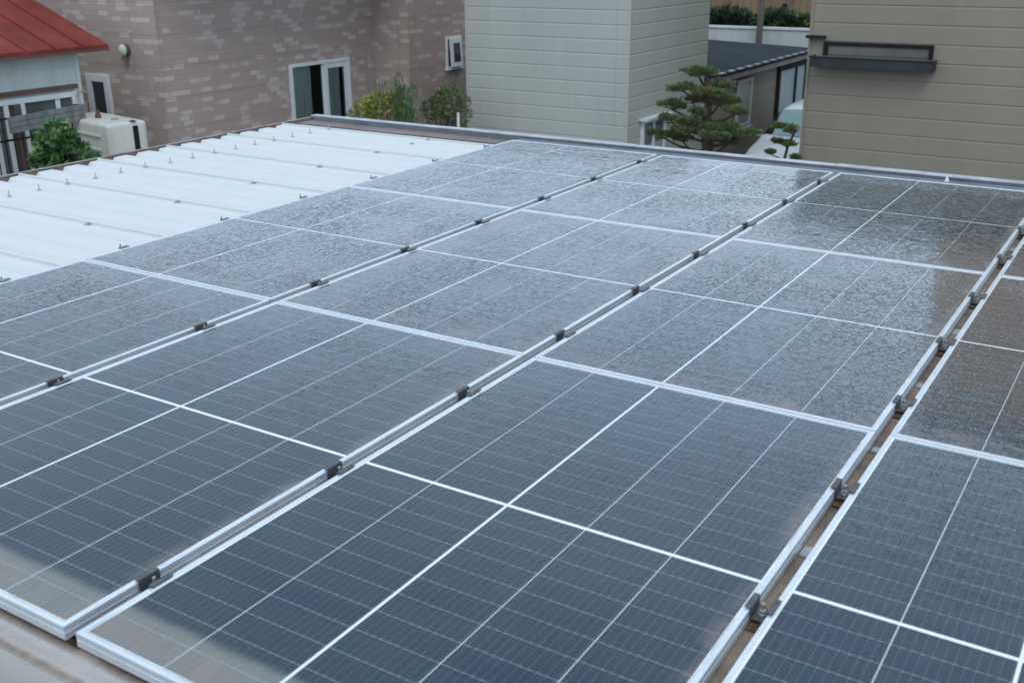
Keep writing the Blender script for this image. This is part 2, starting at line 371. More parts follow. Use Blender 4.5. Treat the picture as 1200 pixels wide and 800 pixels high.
so = sheet.modifiers.new('solid', 'SOLIDIFY'); so.thickness = .0012; so.offset = -1
# left edge flashing: brown inner face, thin cap
box_ = B(); box(box_, -4.60, -4.588, Y0, 5.90, 2.66, 2.911); link('edge_flashing', box_, 'flash_brown', roof)
bm = B()
yy = Y0
while yy < 5.85:
    w = random.uniform(1.2, 1.9); y2 = min(yy + w, 5.90)
    box(bm, -4.612, -4.584, yy + .004, y2, 2.9115, 2.917 + random.uniform(-.001, .002)); yy = y2
link('edge_cap', bm, 'flash_edge', roof, bevel=.002)
bm = B()   # brown closure strips closing the open rib ends
for k in range(k0, 28):
    c = .2 * k + .11; box(bm, -4.587, -4.577, c - .099, c + .099, 2.79, 2.893)
link('end_closure', bm, 'flash_brown', roof)
# far edge flashing
bm = B(); box(bm, -4.586, XR, 5.602, 5.80, 2.84, 2.893); link('far_flashing', bm, 'flash_mauve', roof)
bm = B(); box(bm, -2.5, XR, 5.55, 5.79, 2.895, 2.912); link('far_flashing_dark', bm, 'flash_dark', roof)
bm = B(); box(bm, -4.58, XR, 5.802, 5.855, 2.80, 2.925); link('far_upstand', bm, 'flash_dark', roof)
bm = B(); x = -4.6
while x < XR:
    x2 = min(x + random.uniform(1.3, 2.2), XR); box(bm, x, x2 - .006, 5.80, 5.88, 2.9255, 2.931 + random.uniform(0, .003)); x = x2
link('far_cap', bm, 'flash_cap', roof, bevel=.002)
# fascia and posts under the roof (seen from other positions)
bm = B(); box(bm, -4.56, XR, 5.62, 5.79, 2.60, 2.82); link('fascia', bm, 'flash_dark', roof)
for px in (-4.3, -.3, 3.6, 7.2):
    for py in (-.7, 2.4, 5.3):
        bm = B(); box(bm, px - .06, px + .06, py - .06, py + .06, .01, 2.80); link('post', bm, 'galvanised', roof)
for py in (-.7, 2.4, 5.3):
    bm = B(); box(bm, -4.45, XR, py - .05, py + .05, 2.70, 2.818); link('beam', bm, 'galvanised', roof)
# crest bolts near the left edge
def bolt_mesh():
    bm = B(); tube(bm, [(0, 0, 0), (0, 0, .003)], .016, 12); tube(bm, [(0, 0, .003), (0, 0, .011)], .008, 6); tube(bm, [(0, 0, .010), (0, 0, .034), (0, 0, .038)], [.004, .004, .002], 6)
    return bm
first = None
for k in range(10, 28):
    yb = .2 * k + .01
    if first is None: first = link('bolt', bolt_mesh(), 'bolt_zinc', roof); b = first
    else: b = first.copy(); C.objects.link(b)
    b.location = (-4.06 + random.uniform(-.008, .008), yb - .004, ZT); b.rotation_euler = (random.uniform(-.08, .08), random.uniform(-.08, .08), random.uniform(0, 3))
wf = None
for k, yb in enumerate((1.81, 2.41, 3.01, 3.61, 4.21, 4.81, 5.21, 5.41)):
    if wf is None:
        bm = B(); tube(bm, [(0, 0, 0), (0, 0, .004)], .018, 12); tube(bm, [(0, 0, .004), (0, 0, .012)], .009, 6); wf = link('washer', bm, 'galvanised', roof); b = wf
    else: b = wf.copy(); C.objects.link(b)
    b.location = (-3.08, yb - (.01 if k < 6 else 0), ZT)
cf = None
for xx in (.55,):
    if cf is None:
        bm = B(); tube(bm, [(0, 0, 0), (0, 0, .012), (0, 0, .03)], [.014, .011, .003], 10); cf = link('sealant_cap', bm, 'white_frame', roof); b = cf
    else: b = cf.copy(); C.objects.link(b)
    b.location = (xx, 5.72 if xx < 0 else 5.74, 2.893 if xx < 0 else 2.913)

# ------------------------------------------------------------------ solar panels
PX = [-2.237, -1.137, .037, 1.174]; PX[1] = -1.100
PX[0] = -2.237
PY = [0.0, 1.754, 3.508]
PW, PL, TH, LIP = 1.100, 1.748, .033, .0115
def frame_bm():
    bm = B()
    def ring(ins, z): return [bm.verts.new((x, y, z)) for x, y in ((ins, ins), (PW - ins, ins), (PW - ins, PL - ins), (ins, PL - ins))]
    rs = [ring(.030, -TH), ring(0, -TH), ring(0, -TH * .52), ring(.0008, -TH * .50), ring(.0008, -TH * .42), ring(0, -.38 * TH), ring(0, -.0012), ring(.0012, 0), ring(LIP - .0008, 0), ring(LIP, -.0012), ring(LIP, -.008)]
    for a, b in zip(rs, rs[1:]):
        for i in range(4): bm.faces.new((a[i], a[(i + 1) % 4], b[(i + 1) % 4], b[i]))
    return bm
def glass_bm():
    bm = B(); box(bm, LIP - .001, PW - LIP + .001, LIP - .001, PL - LIP + .001, -.007, -.0022); return bm
cols = ['column beside the bare white roof', 'second column from the bare white roof', 'third column from the bare white roof', 'rightmost column cut by the photo edge']
rows_ = ['nearest', 'middle', 'farthest']
p0 = None
for i, px in enumerate(PX):
    for j, py in enumerate(PY):
        lab = 'dark solar panel, %s in the %s' % (rows_[j], cols[i])
        if p0 is None:
            t = thing('solar_panel', lab, 'solar panel', (px, py, 3.0), 0, 'solar panels on the carport roof')
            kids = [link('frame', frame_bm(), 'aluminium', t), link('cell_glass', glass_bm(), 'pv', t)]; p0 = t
        else:
            t = p0.copy(); C.objects.link(t); t['label'] = lab; t.location = (px, py, 3.0)
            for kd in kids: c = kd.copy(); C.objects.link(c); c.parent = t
        t.location.z += random.uniform(-.0008, .0008)

for gx_ in (-1.1185, .0185, 1.1555):
    rl = thing('mounting_rail', {-1.1185: 'dusty brown rail lying inside the panel gap nearest the white roof', .0185: 'dusty brown rail lying inside the middle panel gap', 1.1555: 'dusty brown rail lying inside the rightmost panel gap'}[gx_], 'rail', (gx_, 0, 0), 0, 'rails under the panel gaps')
    bm = B(); box(bm, -.05, .05, .26, 5.255, 2.907, 2.958); link('rail_body', bm, 'rail_dust', rl, bevel=.002)
    yy = .33
    while yy < 5.1:
        bm = B(); box(bm, -.017, .017, yy, yy + random.uniform(.03, .07), 2.9585, 2.9615); link('joint_plate', bm, 'galvanised', rl); yy += random.uniform(.5, .75)

# ------------------------------------------------------------------ clamps in the gaps
gapw = .037
def clamp_parts(t, edge=False):
    ks = []
    h = gapw / 2
    bm = B()
    if not edge:
        box(bm, -h - .011, -h + .003, -.028, .028, .002, .005)     # flanges over the two frames
        box(bm, h - .003, h + .011, -.028, .028, .002, .005)
        box(bm, -h + .0006, -h + .003, -.028, .028, -.022, .0018); box(bm, h - .003, h - .0006, -.028, .028, -.022, .0018)
        box(bm, -h + .0035, h - .0035, -.024, .024, -.026, -.0225)
    else:
        box(bm, -.010, .008, -.022, .022, .002, .005); box(bm, -.013, -.0101, -.022, .022, -.05, .005); box(bm, -.04, -.0131, -.022, .022, -.053, -.049)
        box(bm, -.042, -.0401, -.022, .022, -.08, -.03)
    ks.append(link('bracket', bm, 'mid_steel' if edge else 'dark_steel', t, bevel=.0008))
    bm = B(); x = 0 if not edge else -.028
    tube(bm, [(x, 0, -.0222), (x, 0, -.018)], .0105, 12); tube(bm, [(x, 0, -.018), (x, 0, -.011)], .0078, 6); tube(bm, [(x, 0, -.012), (x, 0, .004 if not edge else .012)], .004, 8)
    ks.append(link('bolt', bm, 'galvanised', t, bevel=.0008))
    bm = B()
    if not edge: box(bm, -h + .002, h - .002, -.045, .045, -.0375, -.0345)
    else: box(bm, -.05, .01, -.03, .03, -.094, -.0655)
    ks.append(link('base', bm, 'rusty_steel', t, bevel=.0012))
    return ks
ORD = ['nearest', 'second nearest', 'third nearest', 'fourth nearest', 'fifth nearest', 'sixth nearest', 'seventh nearest', 'eighth nearest', 'ninth nearest']
gaps = [(-1.1185, [.807, 1.40, 2.005, 2.595, 3.19, 3.79, 4.385, 4.985], 'panel gap closest to the bare white roof'),
        (.0185, [.21, .807, 1.40, 1.995, 2.588, 3.188, 3.79, 4.37, 4.968], 'middle panel gap of the three'),
        (1.1555, [.79, 1.387, 2.0, 2.591, 3.175, 3.80, 4.37], 'rightmost panel gap with brown rust inside')]
c0 = None
for gx, ys, nm in gaps:
    for q, yy in enumerate(ys):
        lab = 'dark bolted clamp, %s in the %s' % (ORD[q], nm)
        if c0 is None: t = thing('panel_clamp', lab, 'clamp', (gx, yy, 3.0), 0, 'clamps between the solar panels'); ck = clamp_parts(t); c0 = t
        else:
            t = c0.copy(); C.objects.link(t); t['label'] = lab; t.location = (gx, yy, 3.0)
            for kd in ck: c = kd.copy(); C.objects.link(c); c.parent = t
        t.location.y += random.uniform(-.004, .004)
e0 = None
for q, yy in enumerate([1.38, 1.97, 2.58, 3.15, 3.75, 4.36, 4.95]):
    lab = 'small end clamp on the panel edge beside the bare white roof, %s of them' % ORD[q]
    if e0 is None: t = thing('end_clamp', lab, 'clamp', (-2.242, yy, 3.0), 0, 'end clamps along the bare roof'); ek = clamp_parts(t, True); e0 = t
    else:
        t = e0.copy(); C.objects.link(t); t['label'] = lab; t.location = (-2.242, yy, 3.0)
        for kd in ek: c = kd.copy(); C.objects.link(c); c.parent = t

# ------------------------------------------------------------------ buildings
def profile(z0, z1, pitch, phase, depth=.010):
    """z/inset pairs for board siding with real grooves"""
    out = [(z0, 0)]; k = math.floor((z0 - phase) / pitch)
    while True:
        z = phase + k * pitch; k += 1
        if z <= z0 + .02: continue
        if z >= z1 - .02: break
        out += [(z - .024, 0), (z - .004, -depth), (z, -depth), (z + .005, 0)]
    out.append((z1, 0)); return out
def siding_walls(x0, x1, y0, y1, pr):
    bm = B(); rings = []
    for z, d in pr: rings.append([bm.verts.new(p) for p in ((x0 - d, y0 - d, z), (x1 + d, y0 - d, z), (x1 + d, y1 + d, z), (x0 - d, y1 + d, z))])
    for a, b in zip(rings, rings[1:]):
        for i in range(4): bm.faces.new((a[i], a[(i + 1) % 4], b[(i + 1) % 4], b[i]))
    return bm
def gable_roof(x0, x1, y0, y1, z, h, ov=.45, axis='x', th=.12):
    bm = B(); X0, X1, Ya, Yb = x0 - ov, x1 + ov, y0 - ov, y1 + ov
    if axis == 'x':
        m = (Ya + Yb) / 2; pts = [(Ya, z), (m, z + h), (Yb, z)]
        lo = [[bm.verts.new((x, p[0], p[1])) for p in pts] for x in (X0, X1)]; hi = [[bm.verts.new((x, p[0], p[1] + th)) for p in pts] for x in (X0, X1)]
    else:
        m = (X0 + X1) / 2; pts = [(X0, z), (m, z + h), (X1, z)]
        lo = [[bm.verts.new((p[0], y, p[1])) for p in pts] for y in (Ya, Yb)]; hi = [[bm.verts.new((p[0], y, p[1] + th)) for p in pts] for y in (Ya, Yb)]
    for L in (lo, hi):
        for i in (0, 1): bm.faces.new((L[0][i], L[1][i], L[1][i + 1], L[0][i + 1]))
    for e in (0, 1):
        for i in (0, 1): bm.faces.new((lo[e][i], lo[e][i + 1], hi[e][i + 1], hi[e][i]))
    for i in (0, 2): bm.faces.new((lo[0][i], lo[1][i], hi[1][i], hi[0][i]))
    return bm
# window built in its own plane: axis 'x' -> plane x=const facing +x, width along y ; axis 'y' -> plane y=const facing -y, width along x
def place(bm, axis, p):
    # local: u (width) -> X, out -> -Y, up -> Z, origin = p
    if axis == 'x': bmesh.ops.rotate(bm, verts=bm.verts, cent=(0, 0, 0), matrix=Matrix.Rotation(math.pi / 2, 3, 'Z'))
    bmesh.ops.translate(bm, verts=bm.verts, vec=p); return bm
def window(parent, axis, p, w, h, ft=.05, out=.035, frame='white_frame', pane='dark_glass', mull=(), sill=True, name='window'):
    bm = B()
    box(bm, 0, ft, -out, 0, 0, h); box(bm, w - ft, w, -out, 0, 0, h); box(bm, ft, w - ft, -out, 0, 0, ft); box(bm, ft, w - ft, -out, 0, h - ft, h)
    for m_ in mull: box(bm, m_ - ft * .45, m_ + ft * .45, -out + .004, 0, ft, h - ft)
    if sill: box(bm, -.03, w + .03, -out - .03, 0, -.03, -.0005)
    wdw = link(name, place(bm, axis, p), frame, parent, bevel=.004)
    bm = B(); box(bm, ft, w - ft, -out * .4, -.003, ft, h - ft)
    link('pane', place(bm, axis, p), pane, wdw)
    return wdw

# --- sage house
h = thing('sage_house', 'pale grey green house with horizontal siding and plain walls behind the panels', 'house', (0, 0, 0))
pr = profile(0, 4.5, .2092, 1.711)
link('wall', siding_walls(-8.29, -5.4, 13.55, 16.58, pr), 'sage', h)
bm = B(); box(bm, -5.425, -5.388, 13.538, 13.575, .02, 4.48); link('corner_trim', bm, 'sage', h)
bm = B(); box(bm, -8.305, -8.268, 13.538, 13.575, .02, 4.48); link('corner_trim', bm, 'sage', h)
link('roof', gable_roof(-8.29, -5.4, 13.55, 16.58, 4.5, .4, .3), 'dark_roofing', h)
wn = window(h, 'x', (-5.398, 14.02, .92), .86, .82, .06, .05, 'white_frame', 'dark_glass', (.42,))
bm = B(); box(bm, .06, .80, -.022, -.021, .06, .42); link('pane_film', place(bm, 'x', (-5.398, 14.02, .92)), 'blind', wn)
bm = B(); box(bm, -.06, .93, -.13, 0, .821, .85); link('hood', place(bm, 'x', (-5.398, 14.02, .92)), 'white_frame', wn)

# --- tan house
h = thing('tan_house', 'khaki tan house with broad horizontal siding and a black wall tray', 'house')
pr = profile(0, 5.3, .236, 1.628)
link('wall', siding_walls(-2.82, 6.5, 13.83, 20, pr), 'tan', h)
bm = B(); box(bm, -2.835, -2.797, 13.818, 13.858, .02, 5.28); link('corner_trim', bm, 'tan', h)
link('roof', gable_roof(-2.82, 6.5, 13.83, 20, 5.3, .6, .3), 'dark_roofing', h)
bm = B(); box(bm, 1.6, 3.2, 13.78, 13.829, 1.2, 2.3); box(bm, 1.66, 3.14, 13.77, 13.781, 1.26, 2.24); link('window', bm, 'dark_glass', h)
# black tray and back frame on the wall
tr_ = bpy.data.objects.new('wall_tray', None); C.objects.link(tr_); tr_.parent = h
bm = B(); box(bm, -2.62, -1.20, 13.795, 13.828, 2.99, 3.035); box(bm, -2.62, -2.56, 13.795, 13.828, 2.86, 2.989); box(bm, -1.25, -1.20, 13.795, 13.828, 2.86, 2.989)
link('back_frame', bm, 'black_metal', tr_)
bm = B(); box(bm, -2.555, -1.255, 13.81, 13.828, 2.87, 2.988); link('back_panel', bm, 'tray_back', tr_)
bm = B()
box(bm, -2.72, -1.16, 13.60, 13.828, 2.72, 2.742); box(bm, -2.72, -1.16, 13.585, 13.60, 2.72, 2.845); box(bm, -2.735, -2.72, 13.60, 13.828, 2.72, 2.86); box(bm, -1.16, -1.145, 13.60, 13.828, 2.72, 2.86)
box(bm, -2.75, -1.10, 13.572, 13.60, 2.846, 2.862)
link('tray', bm, 'dark_grey_metal', tr_, bevel=.004)
bm = B(); box(bm, -2.86, -2.60, 13.74, 13.84, 3.075, 3.11); link('corner_bracket', bm, 'black_metal', tr_)

# --- brown block sided house
h = thing('brown_house', 'mauve brown house with speckled block pattern walls and white windows', 'house')
HX, HY, JX, JY = -11.17, 9.81, -10.38, 14.75
oy0, oy1, oz0, oz1 = 12.47, 14.0, .45, 2.44
bm = B()
def quad(*p): bm.faces.new([bm.verts.new(q) for q in p])
def wallx(x, y0, y1, z0, z1): quad((x, y0, z0), (x, y1, z0), (x, y1, z1), (x, y0, z1))
def wally(y, x0, x1, z0, z1): quad((x0, y, z0), (x1, y, z0), (x1, y, z1), (x0, y, z1))
wallx(HX, HY, oy0, 0, 4.6); wallx(HX, oy1, JY, 0, 4.6); wallx(HX, oy0, oy1, 0, oz0); wallx(HX, oy0, oy1, oz1, 4.6)
wally(HY, -19, HX, 0, 4.6); wally(JY, HX, JX, 0, 4.6); wallx(JX, JY, 19, 0, 4.6); wally(19, -19, JX, 0, 4.6); wallx(-19, HY, 19, 0, 4.6)
link('wall', bm, 'brick', h)
bm = B(); box(bm, HX - .012, HX + .014, HY - .014, HY + .012, .02, 4.58); link('corner_trim', bm, 'brick', h); bm = B(); box(bm, JX - .012, JX + .014, JY - .014, JY + .012, .02, 4.58); link('corner_trim', bm, 'brick', h)
link('roof', gable_roof(-19, JX, HY, 19, 4.6, .8, .3, 'y'), 'dark_roofing', h)
# patio window with a room behind it
w = bpy.data.objects.new('patio_window', None); C.objects.link(w); w.parent = h
bm = B(); hh = oz1 - oz0; ww = oy1 - oy0; f = .055
box(bm, 0, f, -.04, .06, 0, hh); box(bm, ww - f, ww, -.04, .06, 0, hh); box(bm, f, ww - f, -.04, .06, 0, f); box(bm, f, ww - f, -.04, .06, hh - f, hh)
link('frame', place(bm, 'x', (HX, oy0, oz0)), 'white_frame', w, bevel=.004)
bm = B(); a = .86
box(bm, a, a + .085, -.025, .03, f, hh - f); box(bm, ww - f - .085, ww - f, -.025, .03, f, hh - f); box(bm, a + .085, ww - f - .085, -.025, .03, f, f + .1); box(bm, a + .085, ww - f - .085, -.025, .03, hh - f - .09, hh - f)
link('sash', place(bm, 'x', (HX, oy0, oz0)), 'white_frame', w, bevel=.004)
bm = B(); box(bm, a - .04, a, .0, .04, f, hh - f); link('sash', place(bm, 'x', (HX, oy0, oz0)), 'white_frame', w)
bm = B(); 
for (u0, u1, d_, z0_, z1_) in ((f, a - .04, .02, f, hh - f), (a + .085, ww - f - .085, .0, f + .1, hh - f - .09)):
    bm = B(); bm.faces.new([bm.verts.new(q) for q in ((u0, d_, z0_), (u1, d_, z0_), (u1, d_, z1_), (u0, d_, z1_))]); pn_ = link('pane', place(bm, 'x', (HX, oy0, oz0)), 'clear_glass', w)
bm = B()   # pleated curtain
for (u0, u1) in ((.06, .62), (1.02, 1.36)):
    n_ = int((u1 - u0) / .02); pv = None
    for i in range(n_ + 1):
        u = u0 + (u1 - u0) * i / n_; d = .09 + .02 * math.sin(i * 1.9); cvt = (bm.verts.new((u, d, .05)), bm.verts.new((u, d, hh - .05)))
        if pv: bm.faces.new((pv[0], cvt[0], cvt[1], pv[1]))
        pv = cvt
link('curtain', place(bm, 'x', (HX, oy0, oz0)), 'curtain', w, smooth=True)
bm = B(); box(bm, -.8, ww + .8, .061, 2.5, -.4, hh + .3)
bmesh.ops.delete(bm, geom=[f_ for f_ in bm.faces if abs(f_.calc_center_median().y - .061) < .01], context='FACES')
link('room', place(bm, 'x', (HX, oy0, oz0)), 'white_wall_paint', w)
bm = B(); tube(bm, [(.22, .45, .86), (.22, .45, 1.16)], [.13, .16], 18); tube(bm, [(.22, .45, 0), (.22, .45, .859)], .1, 10); link('plant_pot', place(bm, 'x', (HX, oy0, oz0)), 'plastic_beige', w)
# small vent window on the set forward wall, opened outward
wv_ = window(h, 'x', (JX + .002, 15.88, 2.10), .50, .58, .04, .04, 'white_frame', 'dark_glass', (), True, 'vent_window')
bm = B(); box(bm, 0, .36, -.03, 0, 0, .52); box(bm, .07, .29, -.036, -.03, .09, .43)
for v in bm.verts: v.co.y -= .035 * (1 - v.co.z / .52) + .04; v.co.x += .075; v.co.z += .03
sa = link('sash', place(bm, 'x', (JX + .002, 15.88, 2.10)), 'white_frame', wv_)
bm = B(); box(bm, .07, .29, -.0385, -.0365, .09, .43)
for v in bm.verts: v.co.y -= .035 * (1 - v.co.z / .52) + .04; v.co.x += .075; v.co.z += .03
link('pane', place(bm, 'x', (JX + .002, 15.88, 2.10)), 'dark_glass', wv_)
# side window on the wall facing the camera side
window(h, 'y', (-12.86, HY - .002, 1.30), .52, 1.17, .11, .05, 'white_frame', 'dark_glass', (), True)
bm = B(); tube(bm, [(-12.93, HY - .004, 2.0), (-12.93, HY - .06, 2.0), (-12.93, HY - .06, 1.65), (-12.93, HY - .004, 1.65)], .016, 8); link('handrail', bm, 'plastic_beige', h, smooth=True)
# wall lamp / vent hood
l = bpy.data.objects.new('wall_lamp', None); C.objects.link(l); l.parent = h
bm = B(); bmesh.ops.create_uvsphere(bm, u_segments=16, v_segments=10, radius=.075)
for v in bm.verts: v.co.z *= 1.15; v.co.y *= .7
off(bm, (-11.86, HY - .08, 2.86)); link('globe', bm, 'lens', l, smooth=True)
bm = B(); tube(bm, [(-11.86, HY - .003, 2.86), (-11.86, HY - .03, 2.86)], .085, 20); tube(bm, [(-11.86, HY - .06, 2.72), (-11.86, HY - .06, 2.755)], .05, 12); link('mount', bm, 'brown_trim', l)

# --- white house with the red roof
h = thing('white_house', 'small white boarded house with a red sheet metal roof at the left', 'house')
WX = -11.3
pr = profile(0, 3.12, .30, 2.785 - .6)
link('wall', siding_walls(-16, WX, 2.5, 8.5, pr), 'white_siding', h)
bm = B(); box(bm, WX - .03, WX + .016, 8.46, 8.515, .02, 3.05); link('corner_trim', bm, 'white_frame', h)
# roof: eave along y at x=-11.04, rising to -x
bm = B(); ex, ez, ye = -10.98, 3.05, 8.80; rx, rz = -13.9, 4.15
n_ = 22; y0r = 2.2
quad((ex, y0r, ez), (ex, ye, ez), (rx, ye, rz), (rx, y0r, rz)); quad((ex, y0r, ez - .05), (ex, ye, ez - .05), (rx, ye, rz - .05), (rx, y0r, rz - .05))
quad((ex, y0r, ez - .05), (ex, ye, ez - .05), (ex, ye, ez), (ex, y0r, ez)); quad((ex, ye, ez - .05), (rx, ye, rz - .05), (rx, ye, rz), (ex, ye, ez))
quad((rx, y0r, rz), (rx, ye, rz), (-16.6, ye, ez), (-16.6, y0r, ez)); quad((rx, y0r, rz - .05), (rx, ye, rz - .05), (-16.6, ye, ez - .05), (-16.6, y0r, ez - .05))
yy = ye - .42   # standing seams
while yy > y0r:
    d = Vector((rx - ex, 0, rz - ez)).normalized(); nrm_ = Vector((-d.z, 0, d.x)); nrm_ = nrm_ if nrm_.z > 0 else -nrm_
    a = Vector((ex, yy, ez + .001)); b_ = Vector((rx, yy, rz + .001))
    vs = [bm.verts.new(p) for p in (a, a + Vector((0, .014, 0)), a + Vector((0, .014, 0)) + nrm_ * .022, a + nrm_ * .022, b_, b_ + Vector((0, .014, 0)), b_ + Vector((0, .014, 0)) + nrm_ * .022, b_ + nrm_ * .022)]
    for f_ in ((0, 1, 2, 3), (1, 5, 6, 2), (2, 6, 7, 3), (3, 7, 4, 0)): bm.faces.new([vs[i] for i in f_])
    yy -= .42
link('roof', bm, 'red_roof', h)
bm = B(); box(bm, ex - .02, ex + .012, y0r, ye + .012, ez - .085, ez - .052); link('eave_trim', bm, 'brown_trim', h)
bm = B(); quad((WX, 8.45, 3.0), (-16, 8.45, 3.0), (rx, 8.45, rz - .06)); link('gable_wall', bm, 'white_siding', h)
# wide sliding window/door along the wall, dark head board above
wd = window(h, 'x', (WX + .002, 5.2, .35), 3.19, 2.10, .07, .05, 'white_frame', 'grey_glass', (1.1, 2.12, 2.36), True)
bm = B(); box(bm, .07, 1.04, -.026, -.022, .07, 2.03); box(bm, 1.16, 1.98, -.026, -.022, .07, 2.03); link('curtain', place(bm, 'x', (WX + .002, 5.2, .35)), 'curtain', wd)
bm = B(); box(bm, 2.21, 2.30, -.07, -.01, .0, 2.03); link('screen_stile', place(bm, 'x', (WX + .002, 5.2, .35)), 'brown_trim', wd)
bm = B(); box(bm, 2.86, 2.93, -.03, -.021, .07, 2.03); link('mullion', place(bm, 'x', (WX + .002, 5.2, .35)), 'white_frame', wd)
bm = B(); box(bm, 4.9, 8.42, 0, .06, 2.49, 2.545); 
for v in bm.verts: v.co = Vector((WX + .01 + v.co.y, v.co.x, v.co.z))
link('head_board', bm, 'brown_trim', h)

# --- low garage with dark roof
h = thing('garage', 'low grey brown garage with a dark flat roof behind the shaped pine', 'garage')
GX = -5.35
pr = profile(0, 2.12, .222, 1.304 - .888)
link('wall', siding_walls(-8.6, GX - .005, 16.66, 22.3, pr), 'taupe', h)
bm = B(); zz = 2.17
quad((GX + .12, 16.62, zz), (GX + .12, 22.5, zz), (-9.5, 22.5, zz + .16), (-9.5, 16.62, zz + .16)); quad((GX + .12, 16.62, zz - .05), (GX + .12, 22.5, zz - .05), (-9.5, 22.5, zz + .11), (-9.5, 16.62, zz + .11))
quad((GX + .12, 16.62, zz - .05), (GX + .12, 22.5, zz - .05), (GX + .12, 22.5, zz), (GX + .12, 16.62, zz))
quad((GX + .12, 16.62, zz - .05), (-9.5, 16.62, zz + .11), (-9.5, 16.62, zz + .16), (GX + .12, 16.62, zz))
link('roof', bm, 'dark_roofing', h)
yy = 16.8
while yy < 22.4:
    bm = B(); box(bm, GX + .06, GX + .14, yy, yy + .22, zz + .0005, zz + .022); link('snow_stop', bm, 'galvanised', h); yy += .44
bm = B(); box(bm, GX + .02, GX + .11, 16.62, 22.5, zz - .14, zz - .052); link('fascia', bm, 'flash_edge', h)
wq = window(h, 'x', (GX + .01, 17.92, 1.06), .74, .90, .07, .05, 'blind', 'frosted_glass', (), True)
window(h, 'x', (GX + .01, 20.15, .55), 1.8, 1.45, .10, .05, 'black_metal', 'pale_glass', (1.1,), True)

# --- pale low wall, timber building and bushes far behind
bm = B(); box(bm, -16, 2, 24.0, 24.15, 0, 2.42); o = link('boundary_wall', bm, 'white_wall_paint', None); tag(o, 'pale low boundary wall behind the dark garage roof', 'wall')
bm = B(); box(bm, -16, 2, 23.97, 24.18, 2.421, 2.465); link('coping', bm, 'white_frame', o)
h = thing('timber_building', 'tan timber clad building beyond the pale boundary wall', 'building')
bm = B()
x = -16.0
while x < 3: box(bm, x, x + .19, 29.0, 29.03 + random.uniform(0, .012), 1.0, 5.2); x += .2
link('cladding', bm, 'wood_cladding', h)
bm = B(); box(bm, -16, 3, 29.05, 34, 0, 5.2); link('wall', bm, 'wood_cladding', h)
bm = B(); box(bm, -16.5, 3.5, 28.6, 34.4, 5.21, 5.4); link('roof', bm, 'dark_roofing', h)
bm = B(); box(bm, -8.28, -8.16, 28.97, 28.999, 2.66, 2.75); link('vent', bm, 'black_metal', h)
bm = B(); tube(bm, [(-7.04, 23.75, 0), (-7.04, 23.75, 6.5)], [.075, .065], 14); o = link('utility_pole', bm, 'pole_concrete', None, smooth=True); tag(o, 'grey concrete utility pole standing before the pale boundary wall', 'pole')
# unseen beige block added to give the wet glass a warm reflection at right
h = thing('reflection_block', 'unseen tall beige block added behind the tan house for its reflection', 'building')
bm = B(); box(bm, -3.7, 11, 31, 40, 0, 15.5); link('wall', bm, 'reflection_block_beige', h)
bm = B(); box(bm, -3.9, 11.2, 30.8, 40.2, 15.51, 15.8); link('roof', bm, 'dark_roofing', h)
w0 = None
for fl in range(5):
    for q in range(4):
        bm = B(); box(bm, .6 + q * 2.7, 2.1 + q * 2.7, 30.95, 30.998, 1.0 + fl * 2.9, 2.3 + fl * 2.9); link('window', bm, 'dark_glass', h)

# ------------------------------------------------------------------ oil tank
def rounded_box_bm(L, D, H, r, seg=6, rib=0):
    # superellipse-like cross-section (y,z) extruded along x with rounded ends
    bm = B()
    def sec(inset):
        pts = []
        hy, hz = D / 2 - inset, H / 2 - inset; rr = max(r - inset, .02)
        for cx, cz, a0 in ((hy - rr, hz - rr, 0), (-hy + rr, hz - rr, 90), (-hy + rr, -hz + rr, 180), (hy - rr, -hz + rr, 270)):
            for i in range(seg + 1):
                a = math.radians(a0 + 90 * i / seg); pts.append((cx + rr * math.cos(a), cz + rr * math.sin(a)))
        return pts
    st = [(-L / 2, .06), (-L / 2 + .018, .02), (-L / 2 + .05, 0)]
    st += [(L / 2 - .05, 0), (L / 2 - .018, .02), (L / 2, .06)]
    rings = []
    for x, ins in st: rings.append([bm.verts.new((x, p[0], p[1])) for p in sec(ins)])
    n = len(rings[0])
    for a, b in zip(rings, rings[1:]):
        for i in range(n): bm.faces.new((a[i], a[(i + 1) % n], b[(i + 1) % n], b[i]))
    bm.faces.new(rings[0]); bm.faces.new(rings[-1][::-1])
    return bm
TK = thing('oil_tank', 'cream rounded heating oil tank with a black strap beside the brown house', 'tank', (-10.62, 8.28, 0), math.radians(-10))
bm = rounded_box_bm(1.30, .56, .98, .055); off(bm, (0, 0, 1.66)); link('tank_body', bm, 'tank_paint', TK, smooth=True).modifiers.new('e', 'EDGE_SPLIT')
bm = B()
for zz in (1.98, 1.80, 1.62, 1.44):      # pressed ribs on the long face
    box(bm, -.56, .42, -.304, -.282, zz - .018, zz + .018)
link('rib', bm, 'tank_paint', TK, bevel=.008)
bm = B(); box(bm, .654, .668, .06, .13, 1.20, 2.10); box(bm, .56, .653, .06, .13, 2.152, 2.158); link('strap', bm, 'black_metal', TK, bevel=.004)
bm = B(); tube(bm, [(-.02, -.05, 2.14), (-.02, -.05, 2.20)], .04, 14); tube(bm, [(-.02, -.05, 2.20), (-.02, -.05, 2.25)], .028, 10); link('filler_cap', bm, 'rusty_steel', TK)
bm = B(); tube(bm, [(.32, 0, 2.14), (.32, 0, 2.175)], .045, 14); link('gauge', bm, 'plastic_beige', TK)
bm = B(); tube(bm, [(-.58, 0, 2.14), (-.58, 0, 2.40), (-.58, .05, 2.45), (-.58, .12, 2.42)], .018, 8); link('vent_pipe', bm, 'plastic_beige', TK, smooth=True)
